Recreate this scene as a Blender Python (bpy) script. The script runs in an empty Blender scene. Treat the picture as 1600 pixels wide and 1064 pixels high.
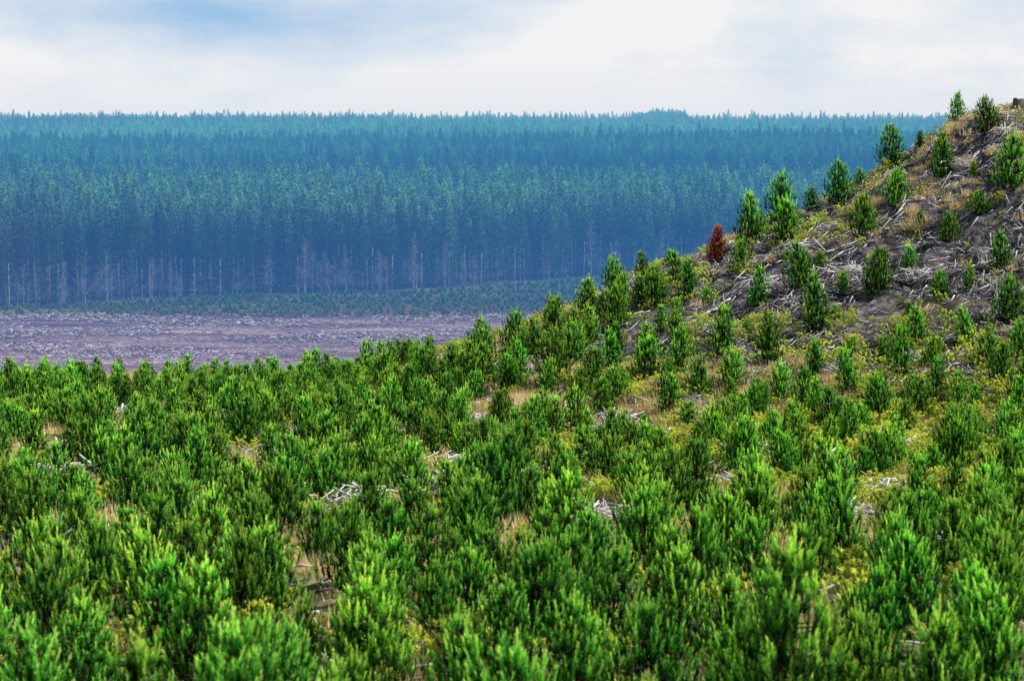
import bpy, math, random
import numpy as np
from mathutils import Vector
random.seed(7); RNG=np.random.default_rng(7)
scene=bpy.context.scene
COL=scene.collection

# ------------------------------------------------------------------ terrain
def sm(t):
    t=np.clip(t,0,1); return t*t*(3-2*t)
HX=[-14,-8.3,-4.2,0,4.2,8.3,12.5,16.6,20.8,25,29,33,40,60,140]
HZ=[0,0.9,2.1,3.4,5.2,7.1,8.6,10.4,12.1,14.4,17.3,18.5,20,22,22]
FY=[0,640,760,1000,1350,1750,2300,2600,3500,20000]
FZ=[-47,-47,-44,-39,-35,-29,-20.5,-22,-42,-60]
def hillh(x,y):
    return np.interp(x,HX,HZ)*sm((y-95)/55)*(1-sm((y-155)/70))
def terr(x,y):
    x=np.asarray(x,float); y=np.asarray(y,float)
    near=-7-0.07*y
    t=sm((y-160)/150)
    far=np.interp(y,FY,FZ)
    far=far+sm((y-760)/250)*(2.8*np.sin(x/140+y/210)+2.6*np.sin(y/95+1.0+x/300))*(1-sm((y-2100)/150))
    h=hillh(x,y)
    z=near*(1-t)+far*t+h
    n=0.16*np.sin(x*0.9+1.3*np.sin(y*0.35))+0.14*np.sin(y*0.8+1.7*np.sin(x*0.4))+0.07*np.sin(x*2.3+y*1.1)+0.06*np.sin(y*2.9-x*1.7)
    n=n+sm((h-1)/3)*(.20*np.sin(x*1.9+2*np.sin(y*.9))*np.sin(y*1.6+1.5*np.sin(x*.7))+.12*np.sin(x*3.7+y*2.3)*np.sin(y*3.1-x))
    z=z+n*(1-sm((y-200)/200))
    m=sm((y-330)/60)*(1-sm((y-575)/30))
    z=z+m*0.3*(np.sin(x*0.11+2*np.sin(y*0.05))*np.sin(y*0.13+np.sin(x*0.07)))
    return z
def tz(x,y): return float(terr(x,y))

# ------------------------------------------------------------------ node helpers
def haze_group():  # haze painted into the materials: blue emission mixed in by world Y
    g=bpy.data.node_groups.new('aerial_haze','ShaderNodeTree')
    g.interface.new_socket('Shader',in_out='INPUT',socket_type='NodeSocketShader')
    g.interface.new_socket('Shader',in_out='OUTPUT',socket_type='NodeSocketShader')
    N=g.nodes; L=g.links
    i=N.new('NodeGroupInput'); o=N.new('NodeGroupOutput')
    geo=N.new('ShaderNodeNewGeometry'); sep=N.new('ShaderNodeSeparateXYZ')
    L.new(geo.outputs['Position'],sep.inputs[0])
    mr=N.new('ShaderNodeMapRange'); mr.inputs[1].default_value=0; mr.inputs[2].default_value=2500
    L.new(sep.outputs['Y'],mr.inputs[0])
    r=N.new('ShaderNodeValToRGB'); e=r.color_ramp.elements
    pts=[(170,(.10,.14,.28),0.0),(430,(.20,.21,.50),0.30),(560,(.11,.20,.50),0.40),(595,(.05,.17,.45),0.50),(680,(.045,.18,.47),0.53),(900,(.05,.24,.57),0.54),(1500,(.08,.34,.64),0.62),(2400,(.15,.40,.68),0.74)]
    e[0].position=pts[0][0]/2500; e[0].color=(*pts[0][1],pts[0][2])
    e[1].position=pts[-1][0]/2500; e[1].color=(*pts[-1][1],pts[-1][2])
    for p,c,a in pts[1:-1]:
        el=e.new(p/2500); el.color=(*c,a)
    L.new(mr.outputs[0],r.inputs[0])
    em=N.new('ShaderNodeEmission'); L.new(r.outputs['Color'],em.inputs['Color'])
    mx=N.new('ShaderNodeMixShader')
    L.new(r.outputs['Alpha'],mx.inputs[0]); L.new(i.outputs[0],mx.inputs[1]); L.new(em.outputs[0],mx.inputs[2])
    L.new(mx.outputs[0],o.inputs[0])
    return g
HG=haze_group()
class M:
    def __init__(s,name):
        s.m=bpy.data.materials.new(name); s.m.use_nodes=True
        s.m.cycles.emission_sampling='NONE'
        s.N=s.m.node_tree.nodes; s.L=s.m.node_tree.links; s.N.clear()
        s.out=s.N.new('ShaderNodeOutputMaterial')
    def n(s,t,**k):
        nd=s.N.new(t)
        for a,b in k.items(): setattr(nd,a,b)
        return nd
    def l(s,a,b): s.L.new(a,b)
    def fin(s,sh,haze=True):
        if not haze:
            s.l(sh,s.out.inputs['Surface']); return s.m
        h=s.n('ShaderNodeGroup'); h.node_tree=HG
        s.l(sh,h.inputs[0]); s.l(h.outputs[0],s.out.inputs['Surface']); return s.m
    def ramp(s,src,pts):
        r=s.n('ShaderNodeValToRGB'); e=r.color_ramp.elements
        e[0].position=pts[0][0]; e[0].color=(*pts[0][1],1)
        e[1].position=pts[-1][0]; e[1].color=(*pts[-1][1],1)
        for p,c in pts[1:-1]:
            q=e.new(p); q.color=(*c,1)
        s.l(src,r.inputs[0]); return r.outputs['Color']
    def noise(s,vec,scale,detail=5,rough=.6):
        t=s.n('ShaderNodeTexNoise'); t.inputs['Scale'].default_value=scale; t.inputs['Detail'].default_value=detail; t.inputs['Roughness'].default_value=rough
        s.l(vec,t.inputs['Vector']); return t.outputs['Fac']
    def mix(s,f,a,b,mode='MIX'):
        x=s.n('ShaderNodeMixRGB',blend_type=mode)
        for v,k in ((f,0),(a,1),(b,2)):
            if hasattr(v,'is_linked') or hasattr(v,'links'): s.l(v,x.inputs[k])
            elif isinstance(v,(int,float)): x.inputs[k].default_value=v
            else: x.inputs[k].default_value=(*v,1)
        return x.outputs[0]
def foliage(name,pts,trans=.3,var=.3,cloud_shade=False,haze=True,hue=(.485,.518)):
    m=M(name)
    a=m.n('ShaderNodeAttribute',attribute_name='tint')
    sp=m.n('ShaderNodeSeparateColor'); m.l(a.outputs['Color'],sp.inputs[0])
    c=m.ramp(sp.outputs[0],pts)
    oi=m.n('ShaderNodeObjectInfo')
    hs=m.n('ShaderNodeHueSaturation')
    mr=m.n('ShaderNodeMapRange'); mr.inputs[3].default_value=1-var; mr.inputs[4].default_value=1+var
    m.l(oi.outputs['Random'],mr.inputs[0]); m.l(mr.outputs[0],hs.inputs['Value'])
    mm=m.n('ShaderNodeMath',operation='MULTIPLY'); mm.inputs[1].default_value=7.31; m.l(oi.outputs['Random'],mm.inputs[0])
    fr=m.n('ShaderNodeMath',operation='FRACT'); m.l(mm.outputs[0],fr.inputs[0])
    mr2=m.n('ShaderNodeMapRange'); mr2.inputs[3].default_value=hue[0]; mr2.inputs[4].default_value=hue[1]
    m.l(fr.outputs[0],mr2.inputs[0]); m.l(mr2.outputs[0],hs.inputs['Hue'])
    m.l(c,hs.inputs['Color']); col=hs.outputs[0]
    if cloud_shade:
        # cloud shadow and sun bands painted into needle colour along Y, broken by noise
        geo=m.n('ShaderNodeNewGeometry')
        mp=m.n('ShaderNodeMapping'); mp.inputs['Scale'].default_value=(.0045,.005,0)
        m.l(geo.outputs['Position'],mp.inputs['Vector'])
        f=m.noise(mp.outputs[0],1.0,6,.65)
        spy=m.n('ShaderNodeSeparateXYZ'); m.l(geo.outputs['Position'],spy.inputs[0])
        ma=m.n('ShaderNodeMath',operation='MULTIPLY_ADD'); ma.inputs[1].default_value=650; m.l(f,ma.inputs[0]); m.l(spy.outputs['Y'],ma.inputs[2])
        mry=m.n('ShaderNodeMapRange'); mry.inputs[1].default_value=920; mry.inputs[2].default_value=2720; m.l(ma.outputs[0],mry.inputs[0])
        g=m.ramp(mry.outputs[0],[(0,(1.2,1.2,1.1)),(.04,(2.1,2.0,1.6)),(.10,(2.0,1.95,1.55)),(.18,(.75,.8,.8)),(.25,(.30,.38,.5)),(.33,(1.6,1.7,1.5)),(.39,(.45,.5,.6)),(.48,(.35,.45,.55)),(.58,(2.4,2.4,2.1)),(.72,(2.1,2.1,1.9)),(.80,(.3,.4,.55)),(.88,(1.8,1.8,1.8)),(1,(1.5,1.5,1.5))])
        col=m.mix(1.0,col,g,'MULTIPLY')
    d=m.n('ShaderNodeBsdfDiffuse')
    m.l(col,d.inputs['Color'])
    t=m.n('ShaderNodeBsdfTranslucent'); m.l(m.mix(1.0,col,(1.2,1.25,.6),'MULTIPLY'),t.inputs['Color'])
    x=m.n('ShaderNodeMixShader'); x.inputs[0].default_value=trans
    m.l(d.outputs[0],x.inputs[1]); m.l(t.outputs[0],x.inputs[2])
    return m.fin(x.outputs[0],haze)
def wood(name,pts,scale=3.0):
    m=M(name)
    a=m.n('ShaderNodeAttribute',attribute_name='tint')
    sp=m.n('ShaderNodeSeparateColor'); m.l(a.outputs['Color'],sp.inputs[0])
    geo=m.n('ShaderNodeNewGeometry')
    f=m.noise(geo.outputs['Position'],scale,4)
    ad=m.n('ShaderNodeMath',operation='MULTIPLY_ADD'); ad.inputs[1].default_value=.5
    m.l(f,ad.inputs[0]); m.l(sp.outputs[0],ad.inputs[2])
    sb=m.n('ShaderNodeMath',operation='SUBTRACT'); sb.inputs[1].default_value=.25; m.l(ad.outputs[0],sb.inputs[0])
    c=m.ramp(sb.outputs[0],pts)
    d=m.n('ShaderNodeBsdfDiffuse'); d.inputs['Roughness'].default_value=.8
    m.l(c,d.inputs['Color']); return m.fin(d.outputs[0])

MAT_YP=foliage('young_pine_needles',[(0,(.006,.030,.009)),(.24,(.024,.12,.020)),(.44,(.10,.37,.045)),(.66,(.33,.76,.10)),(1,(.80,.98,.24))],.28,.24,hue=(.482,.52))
MAT_RED=foliage('dead_red_needles',[(0,(.20,.04,.025)),(.4,(.50,.11,.055)),(1,(.85,.30,.15))],.3,.1)
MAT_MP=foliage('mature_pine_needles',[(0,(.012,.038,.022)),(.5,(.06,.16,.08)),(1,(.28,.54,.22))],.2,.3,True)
MAT_TR=wood('young_pine_bark',[(0,(.04,.028,.02)),(1,(.16,.11,.08))])
MAT_BARK=wood('mature_bark',[(0,(.05,.048,.048)),(.5,(.28,.27,.26)),(1,(.66,.64,.60))],.8)
MAT_PALE=wood('bleached_bark',[(0,(.2,.19,.18)),(1,(.56,.54,.50))],.8)
MAT_SL=wood('weathered_slash_wood',[(0,(.06,.05,.05)),(.4,(.29,.265,.27)),(.75,(.68,.64,.66)),(1,(.92,.90,.90))],2.5)
MAT_GR=foliage('dry_grass_blades',[(0,(.36,.25,.12)),(.5,(.80,.60,.34)),(1,(.96,.84,.58))],.3,.2,hue=(.49,.51))
MAT_WD=foliage('weed_leaves',[(0,(.10,.20,.03)),(.5,(.36,.46,.07)),(1,(.88,.88,.22))],.35,.25)

def ground_mat(name,mode):
    m=M(name); geo=m.n('ShaderNodeNewGeometry'); P=geo.outputs['Position']
    f1=m.noise(P,.22,6,.6); f2=m.noise(P,1.6,8,.7); f3=m.noise(P,9,4,.7)
    bd=.4
    if mode=='clear':
        mp=m.n('ShaderNodeMapping'); mp.inputs['Scale'].default_value=(.022,.075,.1); m.l(P,mp.inputs['Vector'])
        f1=m.noise(mp.outputs[0],1.0,8,.75)
        f2=m.noise(P,1.1,8,.85); bd=.7
        c=m.ramp(f2,[(.3,(.12,.10,.11)),(.47,(.31,.265,.29)),(.56,(.48,.42,.45)),(.66,(.88,.82,.84))])
        c2=m.ramp(f1,[(.38,(.38,.38,.46)),(.46,(.72,.70,.80)),(.52,(1.0,.96,1.02)),(.57,(1.35,1.22,1.25)),(.62,(1.85,1.65,1.62))])
        c=m.mix(1.0,c,c2,'MULTIPLY')
        sp=m.n('ShaderNodeSeparateXYZ'); m.l(P,sp.inputs[0])
        mr=m.n('ShaderNodeMapRange'); mr.inputs[1].default_value=548; mr.inputs[2].default_value=562; m.l(sp.outputs['Y'],mr.inputs[0])
        c=m.mix(mr.outputs[0],c,m.mix(1.0,m.ramp(f2,[(.35,(.06,.085,.06)),(.5,(.16,.18,.14)),(.64,(.42,.41,.36))]),c2,'MULTIPLY'))
    else:
        if mode=='hill':
            soil=m.ramp(f2,[(.3,(.032,.030,.036)),(.46,(.11,.10,.116)),(.58,(.28,.255,.28)),(.70,(.66,.62,.66))])
        else:
            soil=m.ramp(f2,[(.3,(.045,.04,.043)),(.46,(.14,.125,.13)),(.58,(.30,.265,.27)),(.72,(.60,.55,.55))])
        grass=m.ramp(f2,[(.3,(.10,.11,.03)),(.5,(.34,.32,.11)),(.7,(.72,.62,.34))])
        lo,hi=(.42,.62) if mode=='ground' else (.56,.72)
        k=m.ramp(f1,[(lo,(0,0,0)),(hi,(1,1,1))])
        c=m.mix(k,soil,grass)
        c=m.mix(.7,c,m.ramp(f3,[(.3,(.3,.3,.3)),(.7,(1.7,1.7,1.7))]),'MULTIPLY')
    d=m.n('ShaderNodeBsdfDiffuse'); d.inputs['Roughness'].default_value=.9
    m.l(c,d.inputs['Color'])
    b=m.n('ShaderNodeBump'); b.inputs['Strength'].default_value=1.0; b.inputs['Distance'].default_value=bd
    m.l(f2,b.inputs['Height']); m.l(b.outputs[0],d.inputs['Normal'])
    return m.fin(d.outputs[0])

# ------------------------------------------------------------------ mesh helpers
def mkmesh(name,V,F,tint,mat):
    me=bpy.data.meshes.new(name)
    V=np.asarray(V,np.float32); F=np.asarray(F,np.int32)
    k=F.shape[1]
    me.vertices.add(len(V)); me.vertices.foreach_set('co',V.ravel())
    me.loops.add(F.size); me.loops.foreach_set('vertex_index',F.ravel())
    me.polygons.add(len(F)); me.polygons.foreach_set('loop_start',np.arange(0,F.size,k,dtype=np.int32))
    me.update(calc_edges=True)
    if tint is not None:
        a=me.color_attributes.new('tint','FLOAT_COLOR','POINT')
        c=np.ones((len(V),4),np.float32); c[:,:3]=np.asarray(tint)[:,None]
        a.data.foreach_set('color',c.ravel())
    if mat: me.materials.append(mat)
    return me
def obj(name,me,parent=None,link=True):
    o=bpy.data.objects.new(name,me)
    if link: COL.objects.link(o)
    if parent: o.parent=parent
    return o
def norm(a): return a/np.maximum(np.linalg.norm(a,axis=-1,keepdims=True),1e-9)
def frame(d):
    up=np.where(np.abs(d[:,2:3])>.9,np.array([[1.,0,0]]),np.array([[0,0,1.]]))
    u=norm(np.cross(d,up)); return u,np.cross(d,u)
def prisms(P0,P1,r0,r1,tint,sides=4,caps=True):
    P0=np.asarray(P0,float);P1=np.asarray(P1,float);n=len(P0)
    r0=np.broadcast_to(r0,(n,));r1=np.broadcast_to(r1,(n,))
    d=norm(P1-P0);u,v=frame(d)
    V=np.zeros((n,2*sides,3))
    for i in range(sides):
        a=2*math.pi*i/sides; o=u*math.cos(a)+v*math.sin(a)
        V[:,i]=P0+o*r0[:,None]; V[:,sides+i]=P1+o*r1[:,None]
    f=[]
    for i in range(sides):
        j=(i+1)%sides
        f+= [(i,j,sides+j),(i,sides+j,sides+i)]
    if caps:
        for i in range(1,sides-1): f+=[(0,i+1,i),(sides,sides+i,sides+i+1)]
    f=np.array(f); F=(f[None]+(np.arange(n)*2*sides)[:,None,None]).reshape(-1,3)
    T=np.repeat(np.broadcast_to(tint,(n,)),2*sides)
    return V.reshape(-1,3),F,T
def join(parts):
    V=[];F=[];T=[];o=0
    for v,f,t in parts:
        V.append(v);F.append(f+o);T.append(t);o+=len(v)
    return np.concatenate(V),np.concatenate(F),np.concatenate(T)
def needles(A,D,Ls,k,ln,wd,tint,rng,spread=.75,tipgain=.35,taper=0.0):
    n=len(A); t=rng.random((n,k)); 
    u,v=frame(D); a=rng.random((n,k))*2*math.pi
    rad=u[:,None]*np.cos(a)[...,None]+v[:,None]*np.sin(a)[...,None]
    base=A[:,None]+D[:,None]*(t*Ls[:,None])[...,None]
    sp=spread*(1.15-.75*t)[...,None]
    dr=norm(D[:,None]+rad*sp+rng.normal(0,.12,(n,k,3)))
    l=ln*(.75+.5*rng.random((n,k)))*(1-taper*t)
    tip=base+dr*l[...,None]
    side=norm(np.cross(dr,norm(rng.normal(0,1,(n,k,3)))))*(wd*(1-taper*t))[...,None]/2
    V=np.stack([base-side,base+side,tip],axis=2).reshape(-1,3)
    F=np.arange(len(V)).reshape(-1,3)
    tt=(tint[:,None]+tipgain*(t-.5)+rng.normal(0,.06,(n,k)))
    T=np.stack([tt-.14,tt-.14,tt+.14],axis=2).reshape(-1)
    return V,F,np.clip(T,0,1)

# ------------------------------------------------------------------ young pine
def young_pine_meshes(seed,H=2.5,R=.78,kn=48,needle=.11,wid=.024,mat=MAT_YP,tb=0.0):
    rng=np.random.default_rng(seed)
    A=[];D=[];L=[];T=[];B0=[];B1=[]
    nW=12
    lean=rng.normal(0,.05,2)
    for w in range(nW):
        t0=.03+.84*w/(nW-1)
        nb=int(rng.integers(7,10)) if t0<.7 else 6
        ph=rng.random()*6.28
        for b in range(nb):
            t=t0+rng.normal(0,.03); z=t*H
            env=R*min(1,(t+.40)/.60)*max(0.03,(1-t))**.70*(.68+.46*rng.random())
            if rng.random()<.08: env*=1.22
            az=ph+b*6.283/nb+rng.normal(0,.25)
            o=np.array([math.cos(az),math.sin(az),0])
            c=np.array([lean[0]*z,lean[1]*z,z])
            end=c+o*env+np.array([0,0,.2*env])
            B0.append(c);B1.append(end)
            ns=max(2,int(1.8+env*4.6))
            for s in range(ns):
                f=.22+.78*(s+rng.random())/ns if s<ns-1 else 1.0
                p=c*(1-f)+end*f
                d=o*(.08+.34*f*rng.random())+np.array([0,0,1.])+np.r_[rng.normal(0,.11,2),0]
                A.append(p+rng.normal(0,.045,3)-np.array([0,0,.08])); D.append(d); L.append((.21+.25*rng.random())*(1 if t<.8 else .85))
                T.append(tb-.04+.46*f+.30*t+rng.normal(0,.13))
    top=np.array([lean[0]*H,lean[1]*H,H*.93]);
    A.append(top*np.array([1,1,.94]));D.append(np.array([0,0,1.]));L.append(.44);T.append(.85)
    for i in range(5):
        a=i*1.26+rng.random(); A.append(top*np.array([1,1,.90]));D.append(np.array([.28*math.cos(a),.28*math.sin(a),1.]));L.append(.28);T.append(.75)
    A=np.array(A);D=norm(np.array(D));L=np.array(L);T=np.array(T)
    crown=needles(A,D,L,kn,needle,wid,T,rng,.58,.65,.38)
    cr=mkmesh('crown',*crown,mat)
    B0=np.array(B0);B1=np.array(B1)
    pr=[prisms([(0,0,-.25)],[(lean[0]*H*.5,lean[1]*H*.5,H*.5)],.05,.03,.4,6),
        prisms([(lean[0]*H*.5,lean[1]*H*.5,H*.5)],[(top[0],top[1],H*.95)],.03,.01,.4,6),
        prisms(B0,B1,.013,.005,.5,3,False)]
    tr=mkmesh('trunk',*join(pr),MAT_TR)
    return tr,cr
YP=[young_pine_meshes(100+i,[2.35,2.45,2.25,2.4,2.5,2.3,2.2,2.45][i],[.90,.76,.98,.84,.74,.88,1.0,.80][i],tb=[0,.04,-.05,.02,-.04,.05,0,-.03][i]) for i in range(8)]
def joined(name,tr,cr):
    def arr(me):
        n=len(me.vertices);v=np.zeros(n*3,np.float32);me.vertices.foreach_get('co',v)
        f=np.zeros(len(me.loops),np.int32);me.loops.foreach_get('vertex_index',f)
        c=np.zeros(n*4,np.float32);me.color_attributes['tint'].data.foreach_get('color',c)
        return v.reshape(-1,3),f.reshape(-1,3),c.reshape(-1,4)[:,0]
    a=arr(tr);b=arr(cr)
    me=mkmesh(name,*join([a,b]),None)
    me.materials.append(tr.materials[0]);me.materials.append(cr.materials[0])
    mi=np.zeros(len(me.polygons),np.int32);mi[len(a[1]):]=1
    me.polygons.foreach_set('material_index',mi);return me

# ------------------------------------------------------------------ mature pine
def mature(seed,H=25,cb=.42,R=2.6,nq=12,dead=True,tg=.75):
    rng=np.random.default_rng(seed)
    A=[];D=[];L=[];T=[]
    z=cb*H
    while z<H*.97:
        t=(z-cb*H)/(H-cb*H)
        nb=5 if t<.8 else 4
        ph=rng.random()*6.28
        for b in range(nb):
            if rng.random()<.10: continue
            az=ph+b*6.283/nb+rng.normal(0,.3)
            r=R*(min(1,.5+t*1.6))*(1-t)**.85*(.6+.55*rng.random())+.12
            o=np.array([math.cos(az),math.sin(az),0])
            zz=z+rng.normal(0,.2)
            A.append(np.array([0,0,zz])+o*r*.15);D.append(o+np.array([0,0,.2+.7*t]));L.append(r)
            T.append(.08+tg*t+rng.normal(0,.10))  # crown shading painted into the tint: dark low down, light at the top
        z+=.8-.25*t
    A.append(np.array([0,0,H*.95]));D.append(np.array([0,0,1.]));L.append(1.6);T.append(tg)
    A=np.array(A);D=norm(np.array(D));L=np.array(L);T=np.array(T)
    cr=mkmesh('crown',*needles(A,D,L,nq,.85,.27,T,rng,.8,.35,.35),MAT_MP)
    lx,ly=rng.normal(0,.25,2)
    pr=[prisms([(lx*-1,ly*-1,-1)],[(0,0,H*.5)],.22,.15,.12+.75*rng.random()**1.3,6),prisms([(0,0,H*.5)],[(0,0,H*.97)],.15,.04,.3,5)]
    if dead:
        n=int(rng.integers(30,95)); zz=rng.uniform(.06*H,cb*H+2.5,n);az=rng.random(n)*6.28;r=rng.uniform(.8,2.4,n)
        P0=np.stack([0*zz,0*zz,zz],1);P1=np.stack([np.cos(az)*r,np.sin(az)*r,zz+rng.normal(.6,.5,n)],1)
        pr.append(prisms(P0,P1,.05,.02,.25+.4*rng.random(),3,False))
    tr=mkmesh('trunk',*join(pr),MAT_BARK)
    return tr,cr
MPE=[mature(200+i,[23,20,24,18.5,23.5,21,22,19.5,24.5][i],[.30,.16,.38,.10,.42,.20,.34,.13,.26][i],[2.6,2.9,2.4,2.8,2.3,3.0,2.5,3.1,2.6][i],11,True,.5) for i in range(9)]
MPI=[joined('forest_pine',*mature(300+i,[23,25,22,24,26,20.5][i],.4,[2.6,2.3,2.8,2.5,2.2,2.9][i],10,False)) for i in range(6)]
def bare_tree(seed,H):
    rng=np.random.default_rng(seed)
    pr=[]
    k=6;pts=[np.array([0,0,-.5])]
    for i in range(k): pts.append(np.array([rng.normal(0,.25),rng.normal(0,.25),H*(i+1)/k]))
    rr=np.linspace(.17,.03,k+1)
    pr.append(prisms(pts[:-1],pts[1:],rr[:-1],rr[1:],.6,6))
    tr=mkmesh('trunk',*join(pr),MAT_PALE)
    pr=[]
    n=int(7*H); zz=rng.uniform(.12,.98,n)*H; az=rng.random(n)*6.28; r=(1.1-zz/H)*3.4*rng.uniform(.5,1.2,n)+.3
    P0=np.stack([0*zz,0*zz,zz],1);P1=np.stack([np.cos(az)*r,np.sin(az)*r,zz+r*.8],1)
    pr.append(prisms(P0,P1,.04,.015,.45,3,False))
    m_=(P0*.45+P1*.55); P2=m_+rng.normal(0,.4,(n,3))+np.array([0,0,.9])
    pr.append(prisms(m_,P2,.028,.01,.45,3,False))
    cr=mkmesh('limbs',*join(pr),MAT_PALE)
    return tr,cr
BT=[bare_tree(400+i,h) for i,h in enumerate([10,13,8,15])]

def place(kind,parts,names,x,y,s,rot,label,cat,group,sink=0.0,sz=None,tilt=(0,0)):
    e=bpy.data.objects.new(kind,None); e.empty_display_size=.3
    COL.objects.link(e)
    e.location=(x,y,tz(x,y)-sink); e.rotation_euler=(tilt[0],tilt[1],rot); e.scale=(s,s,sz or s)
    for me,nm in zip(parts,names):
        c=bpy.data.objects.new(nm,me); COL.objects.link(c); c.parent=e
    e['label']=label;e['category']=cat
    if group: e['group']=group
    return e

# ------------------------------------------------------------------ GN stuff
def stuff(name,pts,rots,scls,idx,sources,label,cat):
    me=bpy.data.meshes.new(name); n=len(pts)
    me.vertices.add(n); me.vertices.foreach_set('co',np.asarray(pts,np.float32).ravel())
    for nm,tp,arr in (('rot','FLOAT_VECTOR',rots),('scl','FLOAT_VECTOR',scls)):
        a=me.attributes.new(nm,tp,'POINT'); a.data.foreach_set('vector',np.asarray(arr,np.float32).ravel())
    a=me.attributes.new('idx','INT','POINT'); a.data.foreach_set('value',np.asarray(idx,np.int32))
    me.update()
    o=obj(name,me)
    g=bpy.data.node_groups.new(name+'_scatter','GeometryNodeTree')
    g.interface.new_socket('Geometry',in_out='INPUT',socket_type='NodeSocketGeometry')
    g.interface.new_socket('Geometry',in_out='OUTPUT',socket_type='NodeSocketGeometry')
    N=g.nodes;L=g.links
    gi=N.new('NodeGroupInput');go=N.new('NodeGroupOutput')
    j=N.new('GeometryNodeJoinGeometry')
    for sme in sources:
        so=bpy.data.objects.new(name+'_source',sme)
        oi=N.new('GeometryNodeObjectInfo'); oi.inputs['Object'].default_value=so; oi.inputs['As Instance'].default_value=True
        L.new(oi.outputs['Geometry'],j.inputs[0])
    ip=N.new('GeometryNodeInstanceOnPoints'); ip.inputs['Pick Instance'].default_value=True
    L.new(gi.outputs[0],ip.inputs['Points']);L.new(j.outputs[0],ip.inputs['Instance'])
    def na(nm,t):
        q=N.new('GeometryNodeInputNamedAttribute');q.data_type=t;q.inputs['Name'].default_value=nm
        return [s for s in q.outputs if s.enabled and s.name=='Attribute'][0]
    er=N.new('FunctionNodeEulerToRotation');L.new(na('rot','FLOAT_VECTOR'),er.inputs[0])
    L.new(er.outputs[0],ip.inputs['Rotation']);L.new(na('scl','FLOAT_VECTOR'),ip.inputs['Scale']);L.new(na('idx','INT'),ip.inputs['Instance Index'])
    L.new(ip.outputs[0],go.inputs[0])
    md=o.modifiers.new('scatter','NODES');md.node_group=g
    o['kind']='stuff';o['label']=label;o['category']=cat
    return o

# ------------------------------------------------------------------ terrain meshes
def axis(lo,hi,step,far_lo,far_hi,g=1.12):
    a=list(np.arange(lo,hi+1e-6,step))
    s=step;v=a[-1]
    while v<far_hi: s=min(s*g,400);v+=s;a.append(v)
    s=step;v=a[0];b=[]
    while v>far_lo: s=min(s*g,400);v-=s;b.append(v)
    return np.array(b[::-1]+a)
xs=axis(-42,48,.4,-6000,6000); ys=axis(10,230,.4,-60,14000,1.03)
X,Y=np.meshgrid(xs,ys); Z=terr(X,Y)
V=np.stack([X,Y,Z],2).reshape(-1,3); nx=len(xs)
i0=(np.arange(len(ys)-1)[:,None]*nx+np.arange(nx-1)[None])
F=np.stack([i0,i0+1,i0+1+nx,i0+nx],2).reshape(-1,4)
ce=V[F].mean(1); hh=hillh(ce[:,0],ce[:,1])
hm=(hh>.8)&(ce[:,1]<240); cm=(ce[:,1]>=290)&~hm; gm=~hm&~cm
def sub(name,mask,mat,label,cat):
    f=F[mask];u,inv=np.unique(f,return_inverse=True)
    me=mkmesh(name,V[u],inv.reshape(f.shape),None,mat)
    me.polygons.foreach_set('use_smooth',np.ones(len(me.polygons),bool))
    o=obj(name,me);o['kind']='structure';o['label']=label;o['category']=cat;return o
sub('ground',gm,ground_mat('weedy_soil','ground'),'weedy plantation soil with dry grass and old branches','ground')
sub('hill',hm,ground_mat('hill_soil','hill'),'grey bare hillside strewn with logging debris and weeds','hill')
sub('clearing',cm,ground_mat('logged_soil','clear'),'flat purplish grey logged clearing and forest floor','clearing')

# ------------------------------------------------------------------ camera
PITCH=math.radians(5.415)
cam=bpy.data.cameras.new('camera');cam.sensor_width=36;cam.lens=81.18
co=bpy.data.objects.new('camera',cam);COL.objects.link(co);co.location=(0,0,0)
co.rotation_euler=(math.pi/2-PITCH,0,0)
cam.clip_start=.5;cam.clip_end=30000
cam.dof.use_dof=True;cam.dof.focus_distance=125;cam.dof.aperture_fstop=cam.lens/1000/.04
scene.camera=co

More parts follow.
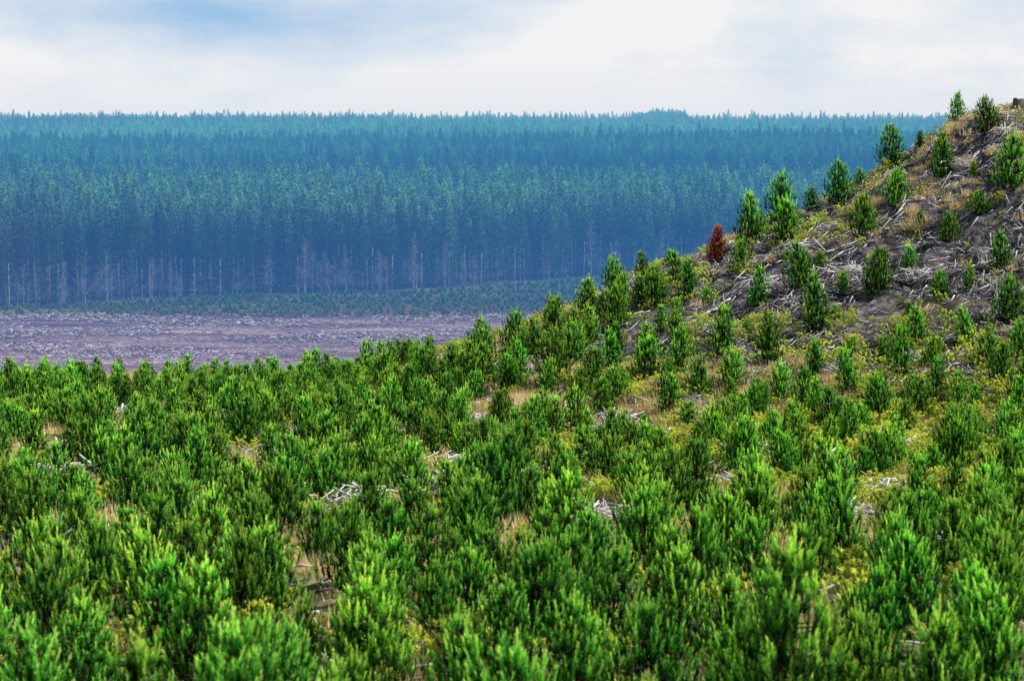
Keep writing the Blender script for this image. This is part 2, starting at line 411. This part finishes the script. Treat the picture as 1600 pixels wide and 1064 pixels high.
# hillside pines: x, y, height in metres
hl=[(29.0,151.2,1.89),(29.0,140.9,2.34),(25.1,153.4,2.89),(25.9,138.4,2.69),(20.6,145.9,2.91),(19.3,148.5,1.73),(22.7,137.2,2.36),(28.1,130.7,3.08),(26.4,129.8,1.51),(20.5,134.0,2.6),(24.3,128.6,1.85),(18.0,155.7,3.24),(16.6,139.6,2.9),(14.6,143.1,3.09),(13.3,136.4,2.08),(12.7,143.7,2.15),(10.2,133.6,2.3),(10.4,151.4,1.26),(8.2,143.6,1.79),(6.3,142.6,2.57),(8.3,133.0,2.4),(4.6,139.8,2.33),(5.9,130.9,2.72),(15.9,127.0,2.64),(19.6,124.3,2.58),(15.9,119.8,2.82),(13.4,126.7,2.11),
(21.7,126,1.4),(26.1,123,2.1),(25.2,117,2.6),(22.8,115,1.9),(10.8,119,2.6),(13.0,116,2.5),(8.2,115,2.5),(2.2,133,2.7),(3.4,123,2.6),(.1,134,2.6),(-2.0,137,2.6),(2.0,117,2.9),(5.6,124,2.0),(-.3,124,2.0),(-3.3,127,2.4),(20.4,112,1.7),(18.8,111,2.4),(20.4,116,1.9),(16.1,109,2.2),(12.7,109,2.2),(10.9,104,1.7),(23.2,109,1.9),(21.0,107,1.7),(8.1,126,1.4),(7.5,134,2.0),(5.4,137,1.9),(3.6,135,1.6),(.7,130,2.1),(11.1,132,1.2),(17.2,116,1.1),(24.7,112,2.1),(22.9,111,2.1),(20.0,108,1.8),(18.6,115,1.4),(14.7,112,1.8),(9.0,111,2.1),(6.8,116,2.5),(3.9,115,2.5),(10.7,112,2.3),(13.5,107,2.0),(7.2,122,2.0),(16.5,103,2.1),(18.4,104,2.0),(14.2,103,2.1),(22.5,121.5,1.7),(18,125.5,1.3),(24,121,1.3),
(29.5,124,1.2),(23.5,133,1.0),(17.5,132,1.1),(27.2,136,1.0),(12.4,121.5,1.2),(17.0,121,1.0),(28.0,117,1.5),(20.5,119.5,1.1),(9.2,129,1.1),
(-1.6,131,2.4),(1.4,127,2.2),(4.3,129,2.3),(6.4,136,2.3),(-4.8,134,2.3),(-2.2,121,2.5),(5.2,119,2.3),(.3,120,2.3),(2.6,138,2.2),(8.8,122,2.0),(-5,128,2.2),(9.8,137,2.1),(15.8,146,1.6),(22.5,149,1.3),(6.9,147,1.6),(26.8,152,1.2)]
OP=[(-4.5,67.8),(-19.8,118.8),(-18.5,92.7),(-2.3,74.9),(9,64),(-28,140),(.3,112),(-20.1,102),(7.1,98),(7,76),(-5.7,102),(-1.9,107),(-2.3,83.5),(1.4,85),(15.6,94),(12,86),(3.5,93),(-10,90),(12,74),(-13,110),(-1,98),(9,108),(-16,80),(5,105),(2.5,63),(1.6,110),(-.9,114)]

# ------------------------------------------------------------------ young pines
def pn(x,y,s,o=0):
    return (math.sin(x/s+o+1.7*math.sin(y/s*.7+o))+math.sin(y/s*1.1+2*o+1.3*math.sin(x/s*.8-o)))/2
def ingap(x,y,k=1.0):
    for a,b in OP:
        dy=y-b
        if ((x-a)/(1.35*k))**2+(dy/((5.6 if dy<0 else 2.3)*k))**2<1: return True
    return False
pines=[(x,y,h/2.2) for x,y,h in hl]
redi=15
cand=[]
y=27.0;row=0
while y<153:
    sp=2.1 if y<58 else 2.2
    hw=.2217*y+3.5; x=-hw+ (row%2)*1.1
    while x<hw:
        xx=x+random.gauss(0,.36);yy=y+random.gauss(0,.36); x+=sp+ (0.25 if xx>5 and y>62 else 0)
        hg=float(hillh(xx,yy))
        if hg>1.6: continue
        if ingap(xx,yy): continue
        if any(math.hypot(xx-a,yy-b)<1.35 for a,b,_ in pines): continue
        if random.random()<(.05 if yy<58 else .08): continue
        cand.append((xx,yy,random.gauss(.87,.11)))
    y+=2.3 if y<58 else 2.55;row+=1
for big in [(3.52,31,1.36),(-.24,29,1.2),(-3.43,27.5,1.15)]:
    cand=[c for c in cand if math.hypot(c[0]-big[0],c[1]-big[1])>1.7 and not (abs(c[0]-big[0])<1.0 and c[1]<big[1])]
    cand.append(big)
allp=pines+cand
order=list(range(len(pines)))+sorted(range(len(pines),len(allp)),key=lambda i:allp[i][1])
first=order[:300];rest=order[300:]
for i in first:
    x,y,s=allp[i]; tr,cr=YP[random.randrange(8)]
    hg=float(hillh(x,y))
    lab='bushy green young pine on bare debris-strewn hillside' if hg>1.2 else 'bushy bright green young pine among weeds and dry grass'
    kind='young_pine'
    if i==redi:
        kind='dead_pine';lab='small dead pine with red-brown needles on hillside'
        tr,cr=young_pine_meshes(900,2.5,.75,60,.12,.028,MAT_RED,.12)
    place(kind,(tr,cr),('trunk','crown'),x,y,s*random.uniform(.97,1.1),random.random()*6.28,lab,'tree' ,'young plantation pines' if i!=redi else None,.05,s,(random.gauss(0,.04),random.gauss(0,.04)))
P=[];Rr=[];Sc=[];Ix=[]
def addp(x,y,s):
    P.append((x,y,tz(x,y)-.05));Rr.append((random.gauss(0,.04),random.gauss(0,.04),random.random()*6.28));Sc.append((s,s,s*random.uniform(.9,1.1)));Ix.append(random.randrange(8))
for i in rest: addp(*allp[i])
def yedge(x): return 667+.6*x+5*math.sin(x/17)
y=558.0
while y<700:
    x=-165.0
    while x<75:
        xx=x+random.gauss(0,.8);yy=y+random.gauss(0,.9);x+=2.0
        if yy<yedge(xx)-8 and random.random()<.8: addp(xx,yy,random.uniform(.35,.8))
    y+=3.4
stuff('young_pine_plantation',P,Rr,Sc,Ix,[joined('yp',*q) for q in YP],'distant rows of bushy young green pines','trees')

# ------------------------------------------------------------------ mature forest
x=-160.0;n=0
while x<62:
    yy=yedge(x)+random.uniform(-3,6)
    tr,cr=MPE[random.randrange(9)]
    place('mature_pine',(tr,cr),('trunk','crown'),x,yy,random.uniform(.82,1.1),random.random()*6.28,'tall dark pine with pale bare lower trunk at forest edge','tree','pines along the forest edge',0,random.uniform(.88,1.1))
    x+=random.uniform(.6,1.9);n+=1
for k in range(46):
    x=random.uniform(-155,45);yy=yedge(x)-random.uniform(.5,4)
    tr,cr=BT[random.randrange(4)]
    place('bare_tree',(tr,cr),('trunk','limb'),x,yy,random.uniform(.5,1.1),random.random()*6.28,'leafless pale grey tree standing before dark forest edge','tree','bare trees along the forest edge')
P=[];Rr=[];Sc=[];Ix=[]
def addf(xx,yy,s):
    P.append((xx,yy,tz(xx,yy)-.3));Rr.append((0,0,random.random()*6.28));Sc.append((s*1.05,s*1.05,s));Ix.append(random.randrange(6))
y=592.0
while y<2700:
    sp=4.6 if y<760 else (5.6 if y<1000 else (6.8 if y<1500 else 8.5))
    hw=.235*y+40;x=-hw
    while x<hw:
        xx=x+random.gauss(0,sp*.3);yy=y+random.gauss(0,sp*.3);x+=sp
        if yy<yedge(xx)+4 or (xx>75 and yy<720): continue
        s=random.gauss(1,.10)
        if xx<166 and 2200<yy<2330: s*=1.07
        addf(xx,yy,s)
    y+=sp
for k in range(420):
    xx=random.uniform(118,168);yy=random.uniform(2190,2300)
    addf(xx,yy,random.uniform(1.15,1.33)*(1 if xx>135 else .95))
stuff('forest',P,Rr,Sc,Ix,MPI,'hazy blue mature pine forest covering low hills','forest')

# ------------------------------------------------------------------ ground cover
def tuft(seed,n,h,spread,w,lo,hi):
    rng=np.random.default_rng(seed)
    b=np.zeros((n,3));b[:,:2]=rng.normal(0,spread*.4,(n,2));b[:,2]=-.03
    d=norm(np.c_[rng.normal(0,.35,(n,2)),np.ones(n)])
    L=h*rng.uniform(.5,1.1,n)[:,None]
    s=norm(np.c_[rng.normal(0,1,(n,2)),np.zeros(n)])*w/2
    V=np.stack([b-s,b+s,b+d*L],1).reshape(-1,3);t=rng.uniform(lo,hi,n)
    return V,np.arange(3*n).reshape(-1,3),np.stack([t-.2,t-.2,t+.1],1).reshape(-1).clip(0,1)
GR=[mkmesh('tuft',*tuft(500+i,70,.48,.5,.024,.3,.9),MAT_GR) for i in range(4)]
def weed(seed):
    rng=np.random.default_rng(seed);n=11
    b=np.zeros((n,3));b[:,:2]=rng.normal(0,.2,(n,2))
    d=norm(np.c_[rng.normal(0,.25,(n,2)),np.ones(n)]);L=rng.uniform(.3,.7,n)
    st=needles(b,d,L,24,.09,.022,np.full(n,.3),rng,1.0,.3)
    top=b+d*L[:,None]
    fl=needles(top,d,np.full(n,.08),30,.08,.035,np.full(n,.9),rng,1.6,.1)
    return join([st,fl])
WD=[mkmesh('weed',*weed(520+i),MAT_WD) for i in range(4)]
def scatter(n,fn,ylo,yhi):
    out=[]
    while len(out)<n:
        y=math.sqrt(random.uniform(ylo**2,yhi**2));x=random.uniform(-1,1)*(.2217*y+3)
        if random.random()<fn(x,y): out.append((x,y))
    return out
def straw(x,y):
    return ((x-.5)/4)**2+((y-110)/7)**2<1 or ((x+20.5)/3)**2+((y-100)/9)**2<1
def fgrass(x,y):
    hg=float(hillh(x,y));v=pn(x,y,5.0,1)
    p=.7 if v>.25 else .15
    if hg>3: p*=.14 if v<.35 else .4
    if ingap(x,y,1.1): p=.6 if pn(x,y,2.0,3)>-.1 else .1
    if straw(x,y): p=1
    return p
def fweed(x,y):
    hg=float(hillh(x,y));v=pn(x,y,4.0,4)
    p=.1 if v<.2 else .4
    if x>1 and 70<y<118: p=.2 if v<-.1 else 1
    if x<-3: p*=.5
    if hg>2: p=.14 if v<.2 else .5
    if hg>5: p=.05 if v<.2 else .2
    if straw(x,y): p=.05
    return p
def mk(name,pl,src,lab,cat,lo,hi):
    P=[(x,y,tz(x,y)) for x,y in pl]
    stuff(name,P,[(random.gauss(0,.1),random.gauss(0,.1),random.random()*6.28) for _ in pl],[(lambda s:(s,s,s))(random.uniform(lo,hi)) for _ in pl],[random.randrange(4) for _ in pl],src,lab,cat)
mk('dry_grass',scatter(8500,fgrass,38,172),GR,'straw coloured dry grass tufts between young pines','grass',.6,1.5)
mk('weeds',scatter(5000,fweed,38,168),WD,'yellow-green flowering weeds on the plantation ground','weeds',.5,1.15)

def sticks(pl,lmin,lmax,rmin,rmax,lift,tl,th,tilt=.12):
    n=len(pl);rng=RNG
    pl=np.array(pl);az=rng.random(n)*6.28;L=rng.uniform(lmin,lmax,n)*rng.uniform(.3,1,n)/2;r=rng.uniform(rmin,rmax,n)
    dx=np.cos(az)*L;dy=np.sin(az)*L
    A=np.stack([pl[:,0]-dx,pl[:,1]-dy],1);B=np.stack([pl[:,0]+dx,pl[:,1]+dy],1)
    za=terr(A[:,0],A[:,1])+r*.6+lift*rng.random(n);zb=terr(B[:,0],B[:,1])+r*.6+lift*rng.random(n)+tilt*L*rng.random(n)**3*4
    return prisms(np.c_[A,za],np.c_[B,zb],r,r*rng.uniform(.4,.9,n),rng.uniform(tl,th,n)**1.1,4)
def fstick(x,y):
    hg=float(hillh(x,y));v=pn(x,y,2.2,7)
    p=.08+(.25 if v>.3 else 0)
    if hg>1.5:p=.15 if v<0 else 1.0
    if ingap(x,y):p=.6
    return p
s1=sticks(scatter(36000,fstick,38,172),.15,1.5,.01,.042,.25,.12,1,.2)
o=obj('logging_slash',mkmesh('slash',*s1,MAT_SL));o['kind']='stuff';o['label']='bleached broken branches scattered over the slope';o['category']='branches'
pl=[]
while len(pl)<22000:
    x=random.uniform(-150,70);y=random.uniform(400,562)
    if random.random()<(.12 if pn(x*.5,y,7,2)<.1 else 1): pl.append((x,y))
s2=sticks(pl,.4,2.4,.04,.12,.6,.05,1)
o=obj('clearing_debris',mkmesh('debris',*s2,MAT_SL));o['kind']='stuff';o['label']='grey logging debris covering the flat clearing';o['category']='branches'
def pile(seed):
    rng=np.random.default_rng(seed);n=90
    c=np.c_[rng.normal(0,.55,n),rng.normal(0,.5,n),rng.random(n)*.6]
    az=rng.random(n)*3.14;d=norm(np.c_[np.cos(az),np.sin(az),rng.normal(0,.35,n)]);L=rng.uniform(.12,.65,n)[:,None]
    r=rng.uniform(.014,.045,n)
    return mkmesh('pile',*prisms(c-d*L,c+d*L,r,r*.6,rng.uniform(.6,1.0,n),5),MAT_SL)
PL=[pile(600+i) for i in range(4)]
pp=OP[:6]+OP[8:13]+OP[14:20]+OP[22:25]+[(22,125),(17,135),(27,138),(12,122),(25,118),(30,140),(9,88),(19,129),(29,133),(14,130)]
for i,(x,y) in enumerate(pp):
    o=obj('slash_pile',PL[i%4]);o.location=(x,y,tz(x,y));o.rotation_euler=(0,0,i*1.3);o['label']='heap of bleached grey branches on the ground';o['category']='branch pile';o['group']='heaps of logging slash'
def logmesh(seed,L,r):
    rng=np.random.default_rng(seed);k=7;pts=[];rr=[]
    for i in range(k):pts.append(np.array([(i/(k-1)-.5)*L,rng.normal(0,.03),rng.normal(0,.03)]));rr.append(r*(1-.45*i/(k-1))*rng.uniform(.92,1.08))
    pr=[prisms(pts[:-1],pts[1:],rr[:-1],rr[1:],.75,9)]
    n=5;q=rng.uniform(-.4,.45,n)*L;az=rng.random(n)*6.28
    P0=np.c_[q,0*q,0*q];P1=P0+np.c_[rng.uniform(.1,.4,n),np.cos(az)*.5,np.abs(np.sin(az))*.5]
    pr.append(prisms(P0,P1,.03,.012,.8,5));return mkmesh('log',*join(pr),MAT_SL)
LG=[logmesh(650+i,[2.2,3.2,3.6,2.8][i],[.08,.10,.09,.06][i]) for i in range(4)]
lgp=[(28.5,148,.3),(26.5,147,.6),(30,150,.2),(24,143,2.4),(21,138,1.0),(26,131,.2),(29,126,2.9),(18,127,.4),(23,121,1.4),(31,136,.7),(14,138,2.0),(27,113,.3),(20,112,2.7),(11,128,.6),(-17,148,.1),(-15,120,.8),(4,96,2.2),(2,66,.9),(-6,84,.2),(12,93,.5)]
for i,(x,y,a) in enumerate(lgp):
    o=obj('log',LG[i%4])
    dx,dy=math.cos(a),math.sin(a);sl=(tz(x+dx,y+dy)-tz(x-dx,y-dy))/2
    o.location=(x,y,tz(x,y)+.12);o.rotation_euler=(0,-math.atan(sl)-random.uniform(0,.12),a);o['label']='weathered pale fallen log with broken branch stubs';o['category']='log';o['group']='fallen logs'
def stump(seed):
    rng=np.random.default_rng(seed);s=14;V=[];lv=[(0-.3,.62),(0.05,.48),(.25,.36),(.6,.32),(.85,.31)]
    for z,r in lv:
        for i in range(s):
            a=6.283*i/s;q=r*(1+.12*math.sin(3*a+seed)+rng.normal(0,.04))*(1+(.35*max(0,math.sin(5*a)) if z<.1 else 0))
            V.append((q*math.cos(a),q*math.sin(a),z+(rng.normal(0,.05) if z>.8 else 0)))
    F=[]
    for k in range(len(lv)-1):
        for i in range(s):
            a=k*s+i;b=k*s+(i+1)%s;F+=[(a,b,b+s),(a,b+s,a+s)]
    V.append((0,0,.84));c=len(V)-1
    for i in range(s):F.append(((len(lv)-1)*s+i,(len(lv)-1)*s+(i+1)%s,c))
    t=np.full(len(V),.2);t[-1]=.8
    return mkmesh('stump',np.array(V),np.array(F),t,MAT_SL)
SM=[stump(1),stump(2)]
for i,(x,y,s) in enumerate([(32.3,148,1.15),(20.5,133,.7),(25.5,127,.8),(28.5,119,.7),(15.5,131,.6),(23,114,.6),(11,118,.6)]):
    o=obj('tree_stump',SM[i%2]);o.location=(x,y,tz(x,y));o.scale=(s,s,s);o.rotation_euler=(0,0,i);o['label']='dark weathered cut stump standing on the hillside';o['category']='stump';o['group']='cut tree stumps'

# ------------------------------------------------------------------ light
el=math.radians(42);az=math.radians(106)
S=Vector((math.cos(el)*math.sin(az),math.cos(el)*math.cos(az),math.sin(el)))
ld=bpy.data.lights.new('sun','SUN');ld.energy=5.0;ld.angle=math.radians(.5);ld.color=(1,.97,.90)
lo=bpy.data.objects.new('sun',ld);COL.objects.link(lo);lo.rotation_euler=S.to_track_quat('Z','Y').to_euler()
w=bpy.data.worlds.new('World');scene.world=w;w.use_nodes=True
N=w.node_tree.nodes;L=w.node_tree.links;N.clear()
out=N.new('ShaderNodeOutputWorld');bg=N.new('ShaderNodeBackground');bg2=N.new('ShaderNodeBackground');mx=N.new('ShaderNodeMixShader')
sky=N.new('ShaderNodeTexSky');sky.sky_type='NISHITA';sky.sun_disc=False;sky.sun_elevation=el;sky.sun_rotation=az
L.new(sky.outputs[0],bg.inputs[0]);bg.inputs[1].default_value=.06
tc=N.new('ShaderNodeTexCoord');mp=N.new('ShaderNodeMapping');mp.inputs['Scale'].default_value=(9,1,26);mp.inputs['Location'].default_value=(.35,0,.4)
L.new(tc.outputs['Generated'],mp.inputs['Vector'])
nz=N.new('ShaderNodeTexNoise');nz.inputs['Scale'].default_value=1;nz.inputs['Detail'].default_value=7;nz.inputs['Roughness'].default_value=.55
L.new(mp.outputs[0],nz.inputs['Vector'])
sp=N.new('ShaderNodeSeparateXYZ');L.new(tc.outputs['Generated'],sp.inputs[0])
def MA(op,a,b=None,c=None,cl=False):
    q=N.new('ShaderNodeMath');q.operation=op;q.use_clamp=cl
    for v,k in ((a,0),(b,1),(c,2)):
        if v is None: continue
        if isinstance(v,(int,float)): q.inputs[k].default_value=v
        else: L.new(v,q.inputs[k])
    return q.outputs[0]
def blob(cx,cz,rx,rz,amp):
    dx=MA('DIVIDE',MA('SUBTRACT',sp.outputs['X'],cx),rx);dz=MA('DIVIDE',MA('SUBTRACT',sp.outputs['Z'],cz),rz)
    d=MA('SQRT',MA('ADD',MA('MULTIPLY',dx,dx),MA('MULTIPLY',dz,dz)))
    return MA('MULTIPLY',MA('SUBTRACT',1.0,d,cl=True),amp)
b=MA('ADD',blob(-.125,.045,.15,.026,.36),blob(.015,.060,.05,.012,.38))
cl=MA('SUBTRACT',MA('MULTIPLY_ADD',nz.outputs['Fac'],.85,.24),b)
rp=N.new('ShaderNodeValToRGB');e=rp.color_ramp.elements
e[0].position=.30;e[0].color=(.34,.55,.80,1);e[1].position=.68;e[1].color=(.88,.89,.90,1);q=e.new(.47);q.color=(.60,.71,.85,1)
L.new(cl,rp.inputs[0])
hz=N.new('ShaderNodeMapRange');hz.inputs[1].default_value=.0;hz.inputs[2].default_value=.026;hz.inputs[3].default_value=.8;hz.inputs[4].default_value=0
L.new(sp.outputs['Z'],hz.inputs[0])
mc=N.new('ShaderNodeMixRGB');mc.inputs[2].default_value=(.74,.78,.85,1);L.new(hz.outputs[0],mc.inputs[0]);L.new(rp.outputs[0],mc.inputs[1])
L.new(mc.outputs[0],bg2.inputs[0]);bg2.inputs[1].default_value=1.0
mk_=N.new('ShaderNodeMapRange');mk_.inputs[1].default_value=.07;mk_.inputs[2].default_value=.20;mk_.inputs[3].default_value=1;mk_.inputs[4].default_value=.03
L.new(sp.outputs['Z'],mk_.inputs[0])
L.new(mk_.outputs[0],mx.inputs[0]);L.new(bg.outputs[0],mx.inputs[1]);L.new(bg2.outputs[0],mx.inputs[2]);L.new(mx.outputs[0],out.inputs[0])
scene.view_settings.view_transform='Standard';scene.view_settings.look='None';scene.view_settings.exposure=0
